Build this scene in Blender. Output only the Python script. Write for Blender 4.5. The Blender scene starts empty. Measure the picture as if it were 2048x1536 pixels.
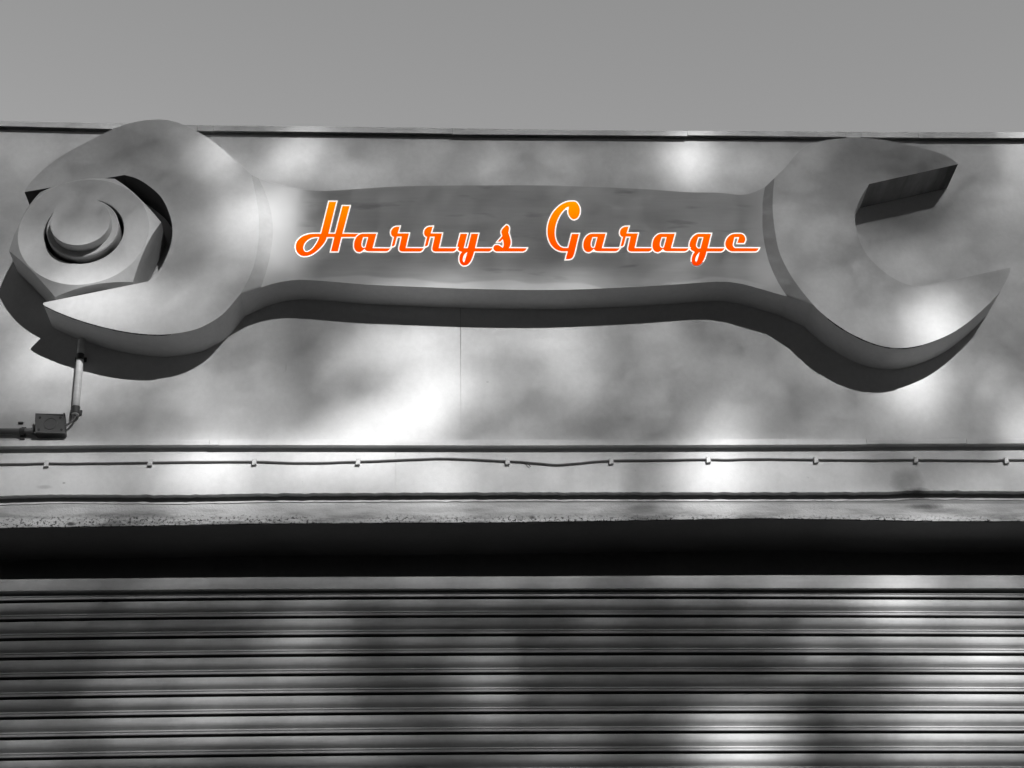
import bpy, bmesh, math, random
from mathutils import Vector
from mathutils.noise import noise as pnoise

random.seed(7)
sc = bpy.context.scene
col = sc.collection
R = math.radians

# ------------------------------------------------------------------ camera
F_PX, PITCH, YAW, ROLL, DIST, EYE = 3100.0, R(30.0), R(2.7), R(-1.12), 5.17, 1.6
FW = Vector((math.sin(YAW) * math.cos(PITCH), math.cos(YAW) * math.cos(PITCH), math.sin(PITCH)))
RT0 = FW.cross(Vector((0, 0, 1))).normalized()
UP0 = RT0.cross(FW)
RT = RT0 * math.cos(ROLL) + UP0 * math.sin(ROLL)
UP = UP0 * math.cos(ROLL) - RT0 * math.sin(ROLL)
CAM = Vector((0, -DIST * FW.y, EYE))
cam = bpy.data.cameras.new('camera')
cam_o = bpy.data.objects.new('camera', cam)
col.objects.link(cam_o)
from mathutils import Matrix
m = Matrix((RT, UP, -FW)).transposed().to_4x4()
m.translation = CAM
cam_o.matrix_world = m
cam.sensor_width = 36
cam.lens = 36 * F_PX / 2048
cam.clip_start = 0.05
cam.clip_end = 2000
sc.camera = cam_o

# ------------------------------------------------------------------ light
SUN = Vector((-0.43, 1.0, -0.615))                 # the way sunlight travels
sd = -SUN.normalized()
SUN_STRENGTH, SKY_STRENGTH, EXPOSURE = 4.9, 0.15, 0.6
w = bpy.data.worlds.new('World')
sc.world = w
w.use_nodes = True
nt = w.node_tree
nt.nodes.clear()
sky = nt.nodes.new('ShaderNodeTexSky')
sky.sky_type = 'NISHITA'
sky.sun_disc = False
sky.sun_elevation = math.asin(sd.z)
sky.sun_rotation = math.atan2(sd.x, sd.y)
sky.dust_density = 1.0
bw = nt.nodes.new('ShaderNodeRGBToBW')             # the photograph is black and white
bg = nt.nodes.new('ShaderNodeBackground')
bg.inputs['Strength'].default_value = SKY_STRENGTH
wo = nt.nodes.new('ShaderNodeOutputWorld')
nt.links.new(sky.outputs[0], bw.inputs[0])
nt.links.new(bw.outputs[0], bg.inputs[0])
nt.links.new(bg.outputs[0], wo.inputs[0])

sun = bpy.data.lights.new('sun', 'SUN')
sun.energy = SUN_STRENGTH
sun.angle = R(0.5)
sun.color = (1, 1, 1)
sun_o = bpy.data.objects.new('sun', sun)
col.objects.link(sun_o)
sun_o.rotation_euler = SUN.to_track_quat('-Z', 'Y').to_euler()
sun_o.location = (8, -15, 20)

sc.view_settings.view_transform = 'Standard'
sc.view_settings.look = 'None'
sc.view_settings.gamma = 1
sc.view_settings.use_curve_mapping = False
sc.view_settings.exposure = EXPOSURE
sc.render.engine = 'CYCLES'
sc.cycles.max_bounces = 6
sc.cycles.diffuse_bounces = 4

# ------------------------------------------------------------------ helpers


def at(px, py, y=0.0):
    """world point seen at photo pixel (2048 wide) on the plane y = const"""
    d = FW * F_PX + RT * (px - 1024) - UP * (py - 768)
    return CAM + d * ((y - CAM.y) / d.y)


def xz(px, py, y=0.0):
    p = at(px, py, y)
    return (p.x, p.z)


def interp(tab):
    tab = sorted(tab)

    def f(x):
        if x <= tab[0][0]:
            (a, b), (c, d) = tab[0], tab[1] if len(tab) < 3 else tab[2]
        elif x >= tab[-1][0]:
            (a, b), (c, d) = tab[-2] if len(tab) < 3 else tab[-3], tab[-1]
        else:
            for i in range(len(tab) - 1):
                if x <= tab[i + 1][0]:
                    (a, b), (c, d) = tab[i], tab[i + 1]
                    break
        t = (x - a) / (c - a)
        return b + (d - b) * t
    return f


def catmull(pts, n=6):
    out = []
    P = [pts[0]] + list(pts) + [pts[-1]]
    for i in range(1, len(P) - 2):
        p0, p1, p2, p3 = P[i - 1], P[i], P[i + 1], P[i + 2]
        for k in range(n):
            t = k / n
            out.append(tuple(0.5 * (2 * b + (c - a) * t + (2 * a - 5 * b + 4 * c - d) * t * t
                                    + (3 * b - a - 3 * c + d) * t ** 3) for a, b, c, d in zip(p0, p1, p2, p3)))
    out.append(tuple(pts[-1]))
    return out


def obj(name, bm, mat, parent=None, smooth=False):
    bmesh.ops.recalc_face_normals(bm, faces=bm.faces)
    me = bpy.data.meshes.new(name)
    bm.to_mesh(me)
    bm.free()
    if smooth:
        for p in me.polygons:
            p.use_smooth = True
    for mm in (mat if isinstance(mat, (list, tuple)) else [mat]):
        me.materials.append(mm)
    o = bpy.data.objects.new(name, me)
    col.objects.link(o)
    if parent is not None:
        o.parent = parent
        o.matrix_parent_inverse = Matrix.Translation(-parent_origin(parent))
    return o


ORIGIN = {}


def parent_origin(p):
    return ORIGIN.get(p.name, Vector((0, 0, 0)))


def thing(name, label, cat, loc, group=None):
    o = bpy.data.objects.new(name, None)
    o.empty_display_size = 0.1
    o.location = loc
    col.objects.link(o)
    ORIGIN[o.name] = Vector(loc)
    o['label'] = label
    o['category'] = cat
    if group:
        o['group'] = group
    return o


def tag(o, label=None, cat=None, group=None, kind=None):
    for k, v in (('label', label), ('category', cat), ('group', group), ('kind', kind)):
        if v:
            o[k] = v
    return o


def prism(poly, y0, y1, bm=None, bevel=0.0):
    """closed outline in (x, z), extruded from depth y0 (front) to y1"""
    bm = bm or bmesh.new()
    f = [bm.verts.new((x, y0, z)) for x, z in poly]
    b = [bm.verts.new((x, y1, z)) for x, z in poly]
    n = len(poly)
    for i in range(n):
        j = (i + 1) % n
        bm.faces.new((f[i], f[j], b[j], b[i]))
    a = bm.faces.new(f)
    c = bm.faces.new(list(reversed(b)))
    a.normal_update()
    c.normal_update()
    bmesh.ops.triangulate(bm, faces=[a, c])
    return bm


def box(lo, hi, bm=None):
    bm = bm or bmesh.new()
    (x0, y0, z0), (x1, y1, z1) = lo, hi
    return prism([(x0, z0), (x1, z0), (x1, z1), (x0, z1)], y0, y1, bm)


def strip(x0, x1, top, bot, y0, y1, step=24, jt=0.0, jb=0.0, seed=0, bm=None, freq=0.05, yp=None):
    """long horizontal board following the photo's slightly bowed edges; jt / jb roughen the edges (px)"""
    n = max(1, int((x1 - x0) / step))
    T, B = [], []
    for i in range(n + 1):
        x = x0 + (x1 - x0) * i / n
        nt_ = pnoise((x * freq, seed, 0)) + 0.6 * pnoise((x * freq * 3.1, seed, 4))
        nb_ = pnoise((x * freq, seed, 9)) + 0.6 * pnoise((x * freq * 3.1, seed, 14))
        T.append(xz(x, top(x) + jt * nt_, y0 if yp is None else yp))
        B.append(xz(x, bot(x) + jb * nb_, y0 if yp is None else yp))
    bm = bm or bmesh.new()
    vt = [[bm.verts.new((x, y, z)) for x, z in L] for L in (T, B) for y in (y0, y1)]
    tf, tb, bf, bb = vt
    for i in range(n):
        bm.faces.new((tf[i], tf[i + 1], bf[i + 1], bf[i]))
        bm.faces.new((tb[i], bb[i], bb[i + 1], tb[i + 1]))
        bm.faces.new((tf[i], tb[i], tb[i + 1], tf[i + 1]))
        bm.faces.new((bf[i], bf[i + 1], bb[i + 1], bb[i]))
    for i in (0, n):
        bm.faces.new((tf[i], bf[i], bb[i], tb[i]))
    return bm


def tube(pts, r, bm=None, seg=10, cap=True):
    bm = bm or bmesh.new()
    pts = [Vector(p) for p in pts]
    rs = r if isinstance(r, (list, tuple)) else [r] * len(pts)
    rings = []
    prev = None
    for i, p in enumerate(pts):
        d = (pts[min(i + 1, len(pts) - 1)] - pts[max(i - 1, 0)]).normalized()
        a = d.cross(Vector((0, 0, 1)) if abs(d.z) < 0.9 else Vector((1, 0, 0))).normalized()
        if prev is not None:
            a = (prev - d * prev.dot(d)).normalized()
        prev = a
        b = d.cross(a)
        rings.append([bm.verts.new(p + (a * math.cos(t) + b * math.sin(t)) * rs[i])
                      for t in [2 * math.pi * k / seg for k in range(seg)]])
    for i in range(len(rings) - 1):
        for k in range(seg):
            bm.faces.new((rings[i][k], rings[i][(k + 1) % seg], rings[i + 1][(k + 1) % seg], rings[i + 1][k]))
    if cap:
        bm.faces.new(rings[0])
        bm.faces.new(rings[-1])
    return bm


def lathe(profile, cx, cz, n=64, bm=None):
    """profile of (radius, y) turned about the y axis through (cx, cz)"""
    bm = bm or bmesh.new()
    rings = []
    for r, y in profile:
        if r < 1e-6:
            rings.append([bm.verts.new((cx, y, cz))])
        else:
            rings.append([bm.verts.new((cx + r * math.cos(2 * math.pi * k / n), y, cz + r * math.sin(2 * math.pi * k / n)))
                          for k in range(n)])
    for a, b in zip(rings, rings[1:]):
        for k in range(n):
            j = (k + 1) % n
            if len(a) == 1:
                bm.faces.new((a[0], b[k], b[j]))
            elif len(b) == 1:
                bm.faces.new((a[k], a[j], b[0]))
            else:
                bm.faces.new((a[k], a[j], b[j], b[k]))
    return bm


# ------------------------------------------------------------------ materials
def new_mat(name):
    mt = bpy.data.materials.new(name)
    mt.use_nodes = True
    n = mt.node_tree
    return mt, n, n.nodes['Principled BSDF']


def ramp(n, src, stops):
    r = n.nodes.new('ShaderNodeValToRGB')
    e = r.color_ramp.elements
    while len(e) < len(stops):
        e.new(0.5)
    for k, (p, v) in zip(e, stops):
        k.position = p
        k.color = (v, v, v, 1) if not isinstance(v, tuple) else v + (1,)
    n.links.new(src, r.inputs[0])
    return r.outputs[0]


def noise_tex(n, scale, detail=4, rough=0.55, vec=None, stretch=None):
    t = n.nodes.new('ShaderNodeTexNoise')
    t.inputs['Scale'].default_value = scale
    t.inputs['Detail'].default_value = detail
    t.inputs['Roughness'].default_value = rough
    geo = n.nodes.new('ShaderNodeNewGeometry')
    src = geo.outputs['Position']
    if stretch:
        mp = n.nodes.new('ShaderNodeMapping')
        mp.inputs['Scale'].default_value = stretch
        n.links.new(src, mp.inputs[0])
        src = mp.outputs[0]
    n.links.new(src, t.inputs['Vector'])
    return t.outputs[0]


def mixc(n, fac, a, b, mode='MIX'):
    x = n.nodes.new('ShaderNodeMix')
    x.data_type = 'RGBA'
    x.blend_type = mode
    for s, v in ((0, fac), (6, a), (7, b)):
        if hasattr(v, 'is_output'):
            n.links.new(v, x.inputs[s])
        elif s == 0:
            x.inputs[0].default_value = v
        else:
            x.inputs[s].default_value = (v, v, v, 1) if not isinstance(v, tuple) else v + (1,)
    return x.outputs[2]


def math_node(n, op, a, b=0.0, clamp=False):
    x = n.nodes.new('ShaderNodeMath')
    x.operation = op
    x.use_clamp = clamp
    for i, v in enumerate((a, b)):
        if hasattr(v, 'is_output'):
            n.links.new(v, x.inputs[i])
        else:
            x.inputs[i].default_value = v
    return x.outputs[0]


def bump(n, bsdf, height, strength, dist):
    b = n.nodes.new('ShaderNodeBump')
    b.inputs['Strength'].default_value = strength
    b.inputs['Distance'].default_value = dist
    n.links.new(height, b.inputs['Height'])
    n.links.new(b.outputs[0], bsdf.inputs['Normal'])


def painted(name, base, var=0.05, rough=0.6, grain=0.15, speck=0.0, streak=0.0, spec=0.3):
    """matt paint: cloudy tone, fine grain, optional specks of dirt and horizontal streaks"""
    mt, n, bs = new_mat(name)
    cloud = ramp(n, noise_tex(n, 3.1, 5, 0.6), [(0.3, base - var), (0.7, base + var * 0.6)])
    mott = ramp(n, noise_tex(n, 48, 5, 0.7), [(0.3, 0.94), (0.7, 1.05)])
    c = mixc(n, 1.0, cloud, mott, 'MULTIPLY')
    if streak:
        s = ramp(n, noise_tex(n, 1.0, 6, 0.6, stretch=(2.2, 1, 30)), [(0.35, 1 - streak), (0.62, 1.0)])
        c = mixc(n, 1.0, c, s, 'MULTIPLY')
    if speck:
        s = ramp(n, noise_tex(n, 70, 4, 0.65), [(0.27, 0.35), (0.31, 1.0)])
        c = mixc(n, speck, c, mixc(n, 1.0, c, s, 'MULTIPLY'))
    n.links.new(c, bs.inputs['Base Color'])
    bs.inputs['Roughness'].default_value = rough
    bs.inputs['Specular IOR Level'].default_value = spec
    bump(n, bs, noise_tex(n, 260, 3, 0.6), grain, 0.002)
    return mt


M_WALL = painted('wall_paint', 0.60, 0.025, 0.75, 0.12)
M_FASCIA = painted('fascia_paint', 0.66, 0.03, 0.7, 0.12, speck=0.25)
M_TRIM = painted('trim_paint', 0.68, 0.04, 0.5, 0.1, streak=0.15)
M_WRENCH = painted('sign_paint', 0.51, 0.02, 0.6, 0.06)
M_NUT = painted('nut_paint', 0.51, 0.02, 0.55, 0.06)
M_PATCH = None
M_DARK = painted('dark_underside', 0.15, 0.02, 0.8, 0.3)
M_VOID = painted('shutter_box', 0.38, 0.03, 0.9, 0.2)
M_SLAT = painted('shutter_metal', 0.62, 0.06, 0.75, 0.2, streak=0.22, spec=0.15)
M_VOIDS = painted('open_seam', 0.02, 0.005, 0.9, 0.2)
M_BAR = painted('galvanised_bar', 0.44, 0.04, 0.45, 0.05, streak=0.15)
M_BOX = painted('grey_plastic', 0.115, 0.02, 0.5, 0.2)
M_PIPE = painted('pipe_paint', 0.62, 0.05, 0.5, 0.1, streak=0.2)
M_CLAMP = painted('dark_clamp', 0.06, 0.02, 0.5, 0.2)
M_CABLE = painted('cable_sheath', 0.17, 0.03, 0.5, 0.1)
M_CLIP = painted('clip_plastic', 0.62, 0.03, 0.4, 0.05)
M_EDGE = painted('raw_ply_edge', 0.25, 0.05, 0.8, 0.3, streak=0.75)
M_COVE = painted('chamfer_grey', 0.375, 0.02, 0.6, 0.06)  # chamfer strips, a darker grey than the heads
M_SLOT = painted('slot_shade', 0.07, 0.02, 0.8, 0.2)  # shade painted into left jaw throat and nut recess; also darkens slat grooves
M_GROUND = painted('asphalt', 0.06, 0.015, 0.9, 0.5)
M_PAVE = painted('concrete_paving', 0.36, 0.05, 0.85, 0.4)
M_ROOF = painted('roof_felt', 0.12, 0.03, 0.9, 0.4)
M_BARK = painted('bark', 0.10, 0.04, 0.9, 1.0)
M_BRICK = painted('dark_brick', 0.13, 0.03, 0.9, 0.4)
M_LEAF = painted('leaf', 0.07, 0.02, 0.6, 0.1)


def patch_mat():
    """handle face: sign paint, brushed over in grey behind the lettering, the brush missing the lower edge"""
    mt, n, bs = new_mat('brushed_overpaint')
    geo = n.nodes.new('ShaderNodeNewGeometry')
    sep = n.nodes.new('ShaderNodeSeparateXYZ')
    n.links.new(geo.outputs['Position'], sep.inputs[0])
    big = ramp(n, noise_tex(n, 1.0, 4, 0.5, stretch=(2.4, 1, 13)), [(0.30, 0.36), (0.40, 0.40), (0.5, 0.415), (0.68, 0.43)])
    dabs = ramp(n, noise_tex(n, 1.0, 3, 0.5, stretch=(4.5, 1, 21)), [(0.29, 0.72), (0.38, 1.0)])
    fine = ramp(n, noise_tex(n, 1.0, 5, 0.6, stretch=(7, 1, 75)), [(0.3, 0.95), (0.7, 1.03)])
    grey = mixc(n, 1.0, mixc(n, 1.0, big, dabs, 'MULTIPLY'), fine, 'MULTIPLY')
    base = ramp(n, noise_tex(n, 3.1, 5, 0.6), [(0.3, 0.49), (0.7, 0.522)])
    xl, xr = at(588, 470, -0.1225).x, at(1530, 470, -0.1225).x
    wav = noise_tex(n, 1.0, 3, 0.5, stretch=(3.0, 1, 6))
    wx = math_node(n, 'MULTIPLY', math_node(n, 'SUBTRACT', wav, 0.5), 0.05)
    ml = math_node(n, 'DIVIDE', math_node(n, 'ADD', math_node(n, 'SUBTRACT', sep.outputs[0], xl), wx), 0.05, True)
    mr = math_node(n, 'DIVIDE', math_node(n, 'ADD', math_node(n, 'SUBTRACT', xr, sep.outputs[0]), wx), 0.08, True)
    z0 = at(1050, 561, -0.1225).z
    tongue = noise_tex(n, 1.0, 2, 0.4, stretch=(2.6, 1, 0.01))
    zz_ = math_node(n, 'ADD', math_node(n, 'SUBTRACT', sep.outputs[2], z0), math_node(n, 'MULTIPLY', math_node(n, 'SUBTRACT', tongue, 0.47), 0.16))
    mz = math_node(n, 'DIVIDE', zz_, 0.008, True)
    f = math_node(n, 'MULTIPLY', math_node(n, 'MULTIPLY', ml, mr), mz)
    n.links.new(mixc(n, f, base, grey), bs.inputs['Base Color'])
    bs.inputs['Roughness'].default_value = 0.65
    bs.inputs['Specular IOR Level'].default_value = 0.25
    return mt


M_PATCH = patch_mat()


def spot(n, px, py, dep, rx, rz, amount):
    """mask of one blotch of dirt with a ragged rim, centred where the photo shows it"""
    p = at(px, py, dep)
    geo = n.nodes.new('ShaderNodeNewGeometry')
    sep = n.nodes.new('ShaderNodeSeparateXYZ')
    n.links.new(geo.outputs['Position'], sep.inputs[0])
    a = math_node(n, 'POWER', math_node(n, 'ABSOLUTE', math_node(n, 'DIVIDE', math_node(n, 'SUBTRACT', sep.outputs[0], p.x), rx)), 2.0)
    b = math_node(n, 'POWER', math_node(n, 'ABSOLUTE', math_node(n, 'DIVIDE', math_node(n, 'SUBTRACT', sep.outputs[2], p.z), rz)), 2.0)
    d = math_node(n, 'ADD', math_node(n, 'ADD', a, b), math_node(n, 'MULTIPLY', math_node(n, 'SUBTRACT', noise_tex(n, 14, 5, 0.65), 0.5), 1.6))
    return math_node(n, 'MULTIPLY', math_node(n, 'SUBTRACT', 1.0, d, True), amount)


def stained(mt, spots, tone):
    n = mt.node_tree
    bs = n.nodes['Principled BSDF']
    c = bs.inputs['Base Color'].links[0].from_socket
    for sp in spots:
        c = mixc(n, spot(n, *sp), c, tone)
    n.links.new(c, bs.inputs['Base Color'])


stained(M_FASCIA, [(1815, 965, -0.004, 0.06, 0.065, 0.5), (1835, 985, -0.004, 0.05, 0.02, 0.9), (1262, 965, -0.004, 0.05, 0.07, 0.18), (88, 974, -0.004, 0.03, 0.008, 0.3), (128, 966, -0.004, 0.006, 0.004, 0.6)], 0.10)
stained(M_WALL, [(975, 764, 0, 0.006, 0.004, 0.5), (572, 735, 0, 0.004, 0.02, 0.3), (55, 845, 0, 0.12, 0.05, 0.35), (30, 872, 0, 0.2, 0.02, 0.3), (1706, 290, 0, 0.1, 0.05, 0.15), (1890, 885, 0, 0.12, 0.02, 0.25)], 0.2)


def lintel_mat():
    """old render: dirt bands and dark chips along the lower edge"""
    mt, n, bs = new_mat('lintel_render')
    geo = n.nodes.new('ShaderNodeNewGeometry')
    sep = n.nodes.new('ShaderNodeSeparateXYZ')
    n.links.new(geo.outputs['Position'], sep.inputs[0])
    z0 = at(1024, 1045, 0.02).z
    h = math_node(n, 'SUBTRACT', sep.outputs[2], z0)                     # height above the lower edge
    low = math_node(n, 'SUBTRACT', 1.0, math_node(n, 'DIVIDE', h, 0.034), True)
    mid = math_node(n, 'SUBTRACT', 1.0, math_node(n, 'DIVIDE', h, 0.075), True)
    cloud = ramp(n, noise_tex(n, 1.0, 6, 0.62, stretch=(5, 1, 22)), [(0.3, 0.42), (0.48, 0.56), (0.7, 0.64)])
    chips = ramp(n, noise_tex(n, 1.0, 4, 0.7, stretch=(95, 1, 120)), [(0.41, 1.0), (0.47, 0.0)])
    zone = ramp(n, noise_tex(n, 3.3, 3, 0.6, stretch=(1, 1, 0.2)), [(0.36, 0.15), (0.58, 1.0)])
    f = math_node(n, 'MULTIPLY', math_node(n, 'MULTIPLY', chips, low), zone)
    f = math_node(n, 'MULTIPLY', f, 2.0, True)
    rim = math_node(n, 'SUBTRACT', 1.0, math_node(n, 'DIVIDE', h, 0.016), True)
    cloud = mixc(n, math_node(n, 'MULTIPLY', math_node(n, 'MULTIPLY', rim, 3.0, True), zone), cloud, 0.70)
    c = mixc(n, f, cloud, 0.07)
    smear = ramp(n, noise_tex(n, 1.0, 5, 0.65, stretch=(7, 1, 40)), [(0.46, 0.0), (0.62, 1.0)])
    c = mixc(n, math_node(n, 'MULTIPLY', math_node(n, 'MULTIPLY', smear, mid), 0.75), c, 0.17)
    n.links.new(c, bs.inputs['Base Color'])
    bs.inputs['Roughness'].default_value = 0.85
    bs.inputs['Specular IOR Level'].default_value = 0.2
    bump(n, bs, noise_tex(n, 120, 4, 0.7), 0.5, 0.004)
    return mt


M_LINTEL = lintel_mat()
stained(M_LINTEL, [(1850, 1013, 0.0225, 0.07, 0.012, 0.8), (1900, 1022, 0.0225, 0.12, 0.012, 0.45), (142, 1048, 0.0225, 0.018, 0.008, 0.95), (1065, 1035, 0.0225, 0.012, 0.008, 0.9), (270, 1030, 0.0225, 0.12, 0.015, 0.35), (1290, 1018, 0.0225, 0.06, 0.02, 0.35)], 0.08)


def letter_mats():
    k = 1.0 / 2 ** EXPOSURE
    mt, n, bs = new_mat('orange_letter')                # letters given an added glow against the shade; yellow-orange above, red-orange below
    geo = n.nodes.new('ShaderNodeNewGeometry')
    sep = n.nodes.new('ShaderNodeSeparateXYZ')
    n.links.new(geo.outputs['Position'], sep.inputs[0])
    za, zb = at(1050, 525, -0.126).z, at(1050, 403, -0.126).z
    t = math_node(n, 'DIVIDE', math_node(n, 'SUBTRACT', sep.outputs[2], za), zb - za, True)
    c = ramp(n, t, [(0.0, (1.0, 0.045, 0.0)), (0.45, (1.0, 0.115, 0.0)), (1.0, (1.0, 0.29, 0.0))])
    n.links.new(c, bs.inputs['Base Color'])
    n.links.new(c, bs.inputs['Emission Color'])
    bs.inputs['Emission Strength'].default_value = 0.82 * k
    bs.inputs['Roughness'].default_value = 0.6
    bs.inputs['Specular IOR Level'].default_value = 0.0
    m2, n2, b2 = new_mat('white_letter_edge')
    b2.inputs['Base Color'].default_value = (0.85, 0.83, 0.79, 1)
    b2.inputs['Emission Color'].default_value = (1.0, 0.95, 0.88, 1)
    b2.inputs['Emission Strength'].default_value = 0.85 * k  # added glow keeps the edge bright in shade
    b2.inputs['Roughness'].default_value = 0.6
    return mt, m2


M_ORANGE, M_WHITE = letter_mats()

# ------------------------------------------------------------------ setting: ground and pavement
X0, X1 = -900, 2950                                      # photo columns between which the facade is built
bm = box((-200, -200, -0.3), (200, 200, -0.13))
tag(obj('ground', bm, M_GROUND), kind='structure')
bm = box((-30, -3.4, -0.126), (30, 0.5, 0.0))
tag(obj('pavement', bm, M_PAVE), kind='structure')

# ------------------------------------------------------------------ the building
bld = thing('garage_building', 'flat white garage front with capped parapet, fascia and dark shutter recess', 'building', (0, 0, 0))
flash_top = interp([(0, 242), (222, 246.4), (427, 251), (700, 253.5), (905, 256.5), (1138, 259.5), (1380, 261.8), (1638, 263.3), (1837, 264), (2048, 264)])
flash_bot = interp([(0, 251.5), (222, 257.5), (427, 262.0), (700, 265), (905, 267.6), (1138, 269), (1380, 271), (1638, 274), (1837, 275.2), (2048, 275.5)])
trim_top = interp([(0, 881.5), (254, 879.5), (520, 878.5), (1020, 879), (1520, 878), (2048, 876.5)])
trim_bot = interp([(0, 892.5), (254, 890), (520, 889), (1020, 890), (1520, 888.6), (2048, 886.6)])
fas_bot = interp([(0, 992), (101, 989), (228, 989.4), (355, 990), (520, 987), (779, 985.6), (1020, 984.6), (1300, 984.4), (1520, 984.6), (1778, 983.7), (1829, 981), (2048, 982.5)])
lin_bot = interp([(0, 1055.5), (140, 1053), (254, 1051.6), (520, 1046.6), (1020, 1044), (1520, 1036), (1700, 1038.5), (1881, 1041.7), (2048, 1041.7)])

# wall panels, a tight open joint between them under the middle of the sign
jx = 921.0
wl = at(X0, 600).x
wr = at(X1, 600).x
ja, jb = xz(919.8, 262), xz(922.2, 897)
zt, zb = ja[1], jb[1]
def panel_top(a, b):
    return [xz(a + (b - a) * i / 24, flash_bot(a + (b - a) * i / 24) + 8.0, 0.0) for i in range(25)]


tl, tr = panel_top(X0, 919.8), panel_top(922.2, X1)
tl[-1] = (ja[0] - 0.0011, tl[-1][1])
tr[0] = (ja[0] + 0.0011, tr[0][1])
zj = at(921, 600, 0).z
zm = at(921, 740, 0).z
tl[-1] = (ja[0], tl[-1][1])
tr[0] = (ja[0], tr[0][1])
jm = (ja[0] + jb[0]) / 2
bm = prism([(wl, zb), (jb[0] - 0.0002, zb), (jm - 0.0004, zm), (jm - 0.0011, zj), (jm, zj + 0.03)] + tl[::-1], 0.0, 0.02)
obj('wall_panel', bm, M_WALL, bld)
bm = prism([(jm, zj + 0.03), (jm + 0.0011, zj), (jm + 0.0004, zm), (jb[0] + 0.0002, zb), (wr, zb)] + tr[::-1], 0.0, 0.02)
obj('wall_panel', bm, M_WALL, bld)
ztop = at(1024, 256, 0).z
obj('wall_backing', box((wl, 0.022, at(1024, 1000).z), (wr, 0.3, ztop - 0.05)), M_VOID, bld)
obj('roof', box((wl, 0.3, ztop - 0.2), (wr, 7.0, ztop - 0.12)), M_ROOF, bld)
obj('rear_wall', box((wl, 6.8, 0), (wr, 7.0, ztop - 0.2)), M_WALL, bld)
for x in (wl, wr - 0.2):
    obj('side_wall', box((x, 0.3, 0), (x + 0.2, 6.8, ztop - 0.2)), M_WALL, bld)

# parapet capping: overlapping lengths of folded metal with an open drip behind the front lip
joints = [(X0, 0.0), (395, 0.0), (427, -0.8), (905, 0.6), (1375, -0.9), (1692, 0.4), (1722, -0.3), (1837, 0.3), (X1, 0)]
for i in range(len(joints) - 1):
    a, off = joints[i]
    b = joints[i + 1][0]
    yf = -0.020 - (0.0015 if i in (1, 5) else 0.0006 * (i % 2))
    bm = strip(a + 0.3, b - 0.3, lambda x: flash_top(x) + off * 0.3, lambda x: flash_bot(x) + off, yf, yf + 0.002, step=40)
    strip(a + 0.3, b - 0.3, lambda x: flash_top(x) + off * 0.3, lambda x: flash_top(x) + off * 0.3 + 1.2, yf + 0.0025, 0.32, step=40, bm=bm)
    obj('capping', bm, M_TRIM, bld)
strip_bm = strip(X0, X1, lambda x: flash_bot(x) - 8, lambda x: flash_bot(x) + 16, 0.0205, 0.0218, step=60)
obj('parapet_packer', strip_bm, M_VOID, bld)

# drip trim between wall and fascia
tj = [(X0, 0), (419, 0.0), (438, 1.3), (1733, -0.2), (1933, 0.4), (X1, 0)]
for i in range(len(tj) - 1):
    a, off = tj[i]
    b = tj[i + 1][0]
    yf = -0.027 - (0.0016 if i == 1 else 0.0004 * (i % 2))
    bm = strip(a + 0.25, b - 0.25, lambda x: trim_top(x), lambda x: trim_bot(x) + off * 0.6, yf, -0.0012, step=18, jb=0.5, seed=3 + i)
    obj('drip_trim', bm, M_TRIM, bld)

# fascia: two boards with a hairline butt joint
for a, b, sd_ in ((X0, 791.6, 21), (792.0, X1, 22)):
    bm = strip(a, b, lambda x: trim_bot(x) - 3, fas_bot, -0.004, 0.0195, step=7, jb=1.6, seed=sd_)
    obj('fascia_board', bm, M_FASCIA, bld)
# lintel with a thin lip along its top
bm = strip(X0, X1, lambda x: fas_bot(x) + 2, lin_bot, 0.0225, 0.275, step=5, jb=1.3, seed=41)
obj('lintel', bm, M_LINTEL, bld)
lip_t = lambda x: fas_bot(x) + 14.2 + 0.9 * pnoise((x * 0.01, 3, 0))
bm = strip(X0, X1, lip_t, lambda x: lip_t(x) + 3.4, 0.0195, 0.0222, step=8, jb=1.6, jt=0.5, seed=51)
obj('lintel_lip', bm, M_FASCIA, bld)
# the dark inside of the recess: soffit lining, roller housing, jambs
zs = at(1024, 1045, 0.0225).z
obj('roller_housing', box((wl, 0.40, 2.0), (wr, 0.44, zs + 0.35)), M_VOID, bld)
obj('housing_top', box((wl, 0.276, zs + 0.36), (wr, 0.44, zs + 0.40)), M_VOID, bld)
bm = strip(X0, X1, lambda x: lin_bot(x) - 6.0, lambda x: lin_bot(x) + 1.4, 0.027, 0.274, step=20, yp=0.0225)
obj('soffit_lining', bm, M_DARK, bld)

# roller shutter: ribbed slats under a flat top bar
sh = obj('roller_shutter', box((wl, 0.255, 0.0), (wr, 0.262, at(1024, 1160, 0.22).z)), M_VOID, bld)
YS = 0.205
rows = {0: [1206, 1243.1, 1281, 1319.7, 1359, 1398.6, 1438.5, 1479.8, 1520.8],
        520: [1199.3, 1237.2, 1275, 1312.7, 1352, 1390.8, 1431.3, 1471.3, 1511.2],
        1520: [1196, 1233.3, 1271.5, 1309, 1347.8, 1386.7, 1426.7, 1466, 1505.8],
        2048: [1198.3, 1235.4, 1272.5, 1310.1, 1348.3, 1388, 1426.7, 1466.6, 1506]}
zz = {x: [at(x, y, YS).z for y in L] for x, L in rows.items()}
PITCH_Z = sum((L[0] - L[-1]) / 8 for L in zz.values()) / 4
zref = sum(zz[520][k] + PITCH_Z * k for k in range(9)) / 9
bow = []
for x, L in zz.items():
    bow.append((at(x, 1350, YS).x, sum(L[k] + PITCH_Z * k for k in range(9)) / 9 - zref))
bow = sorted(bow)
bx = [b[0] for b in bow]


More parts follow.
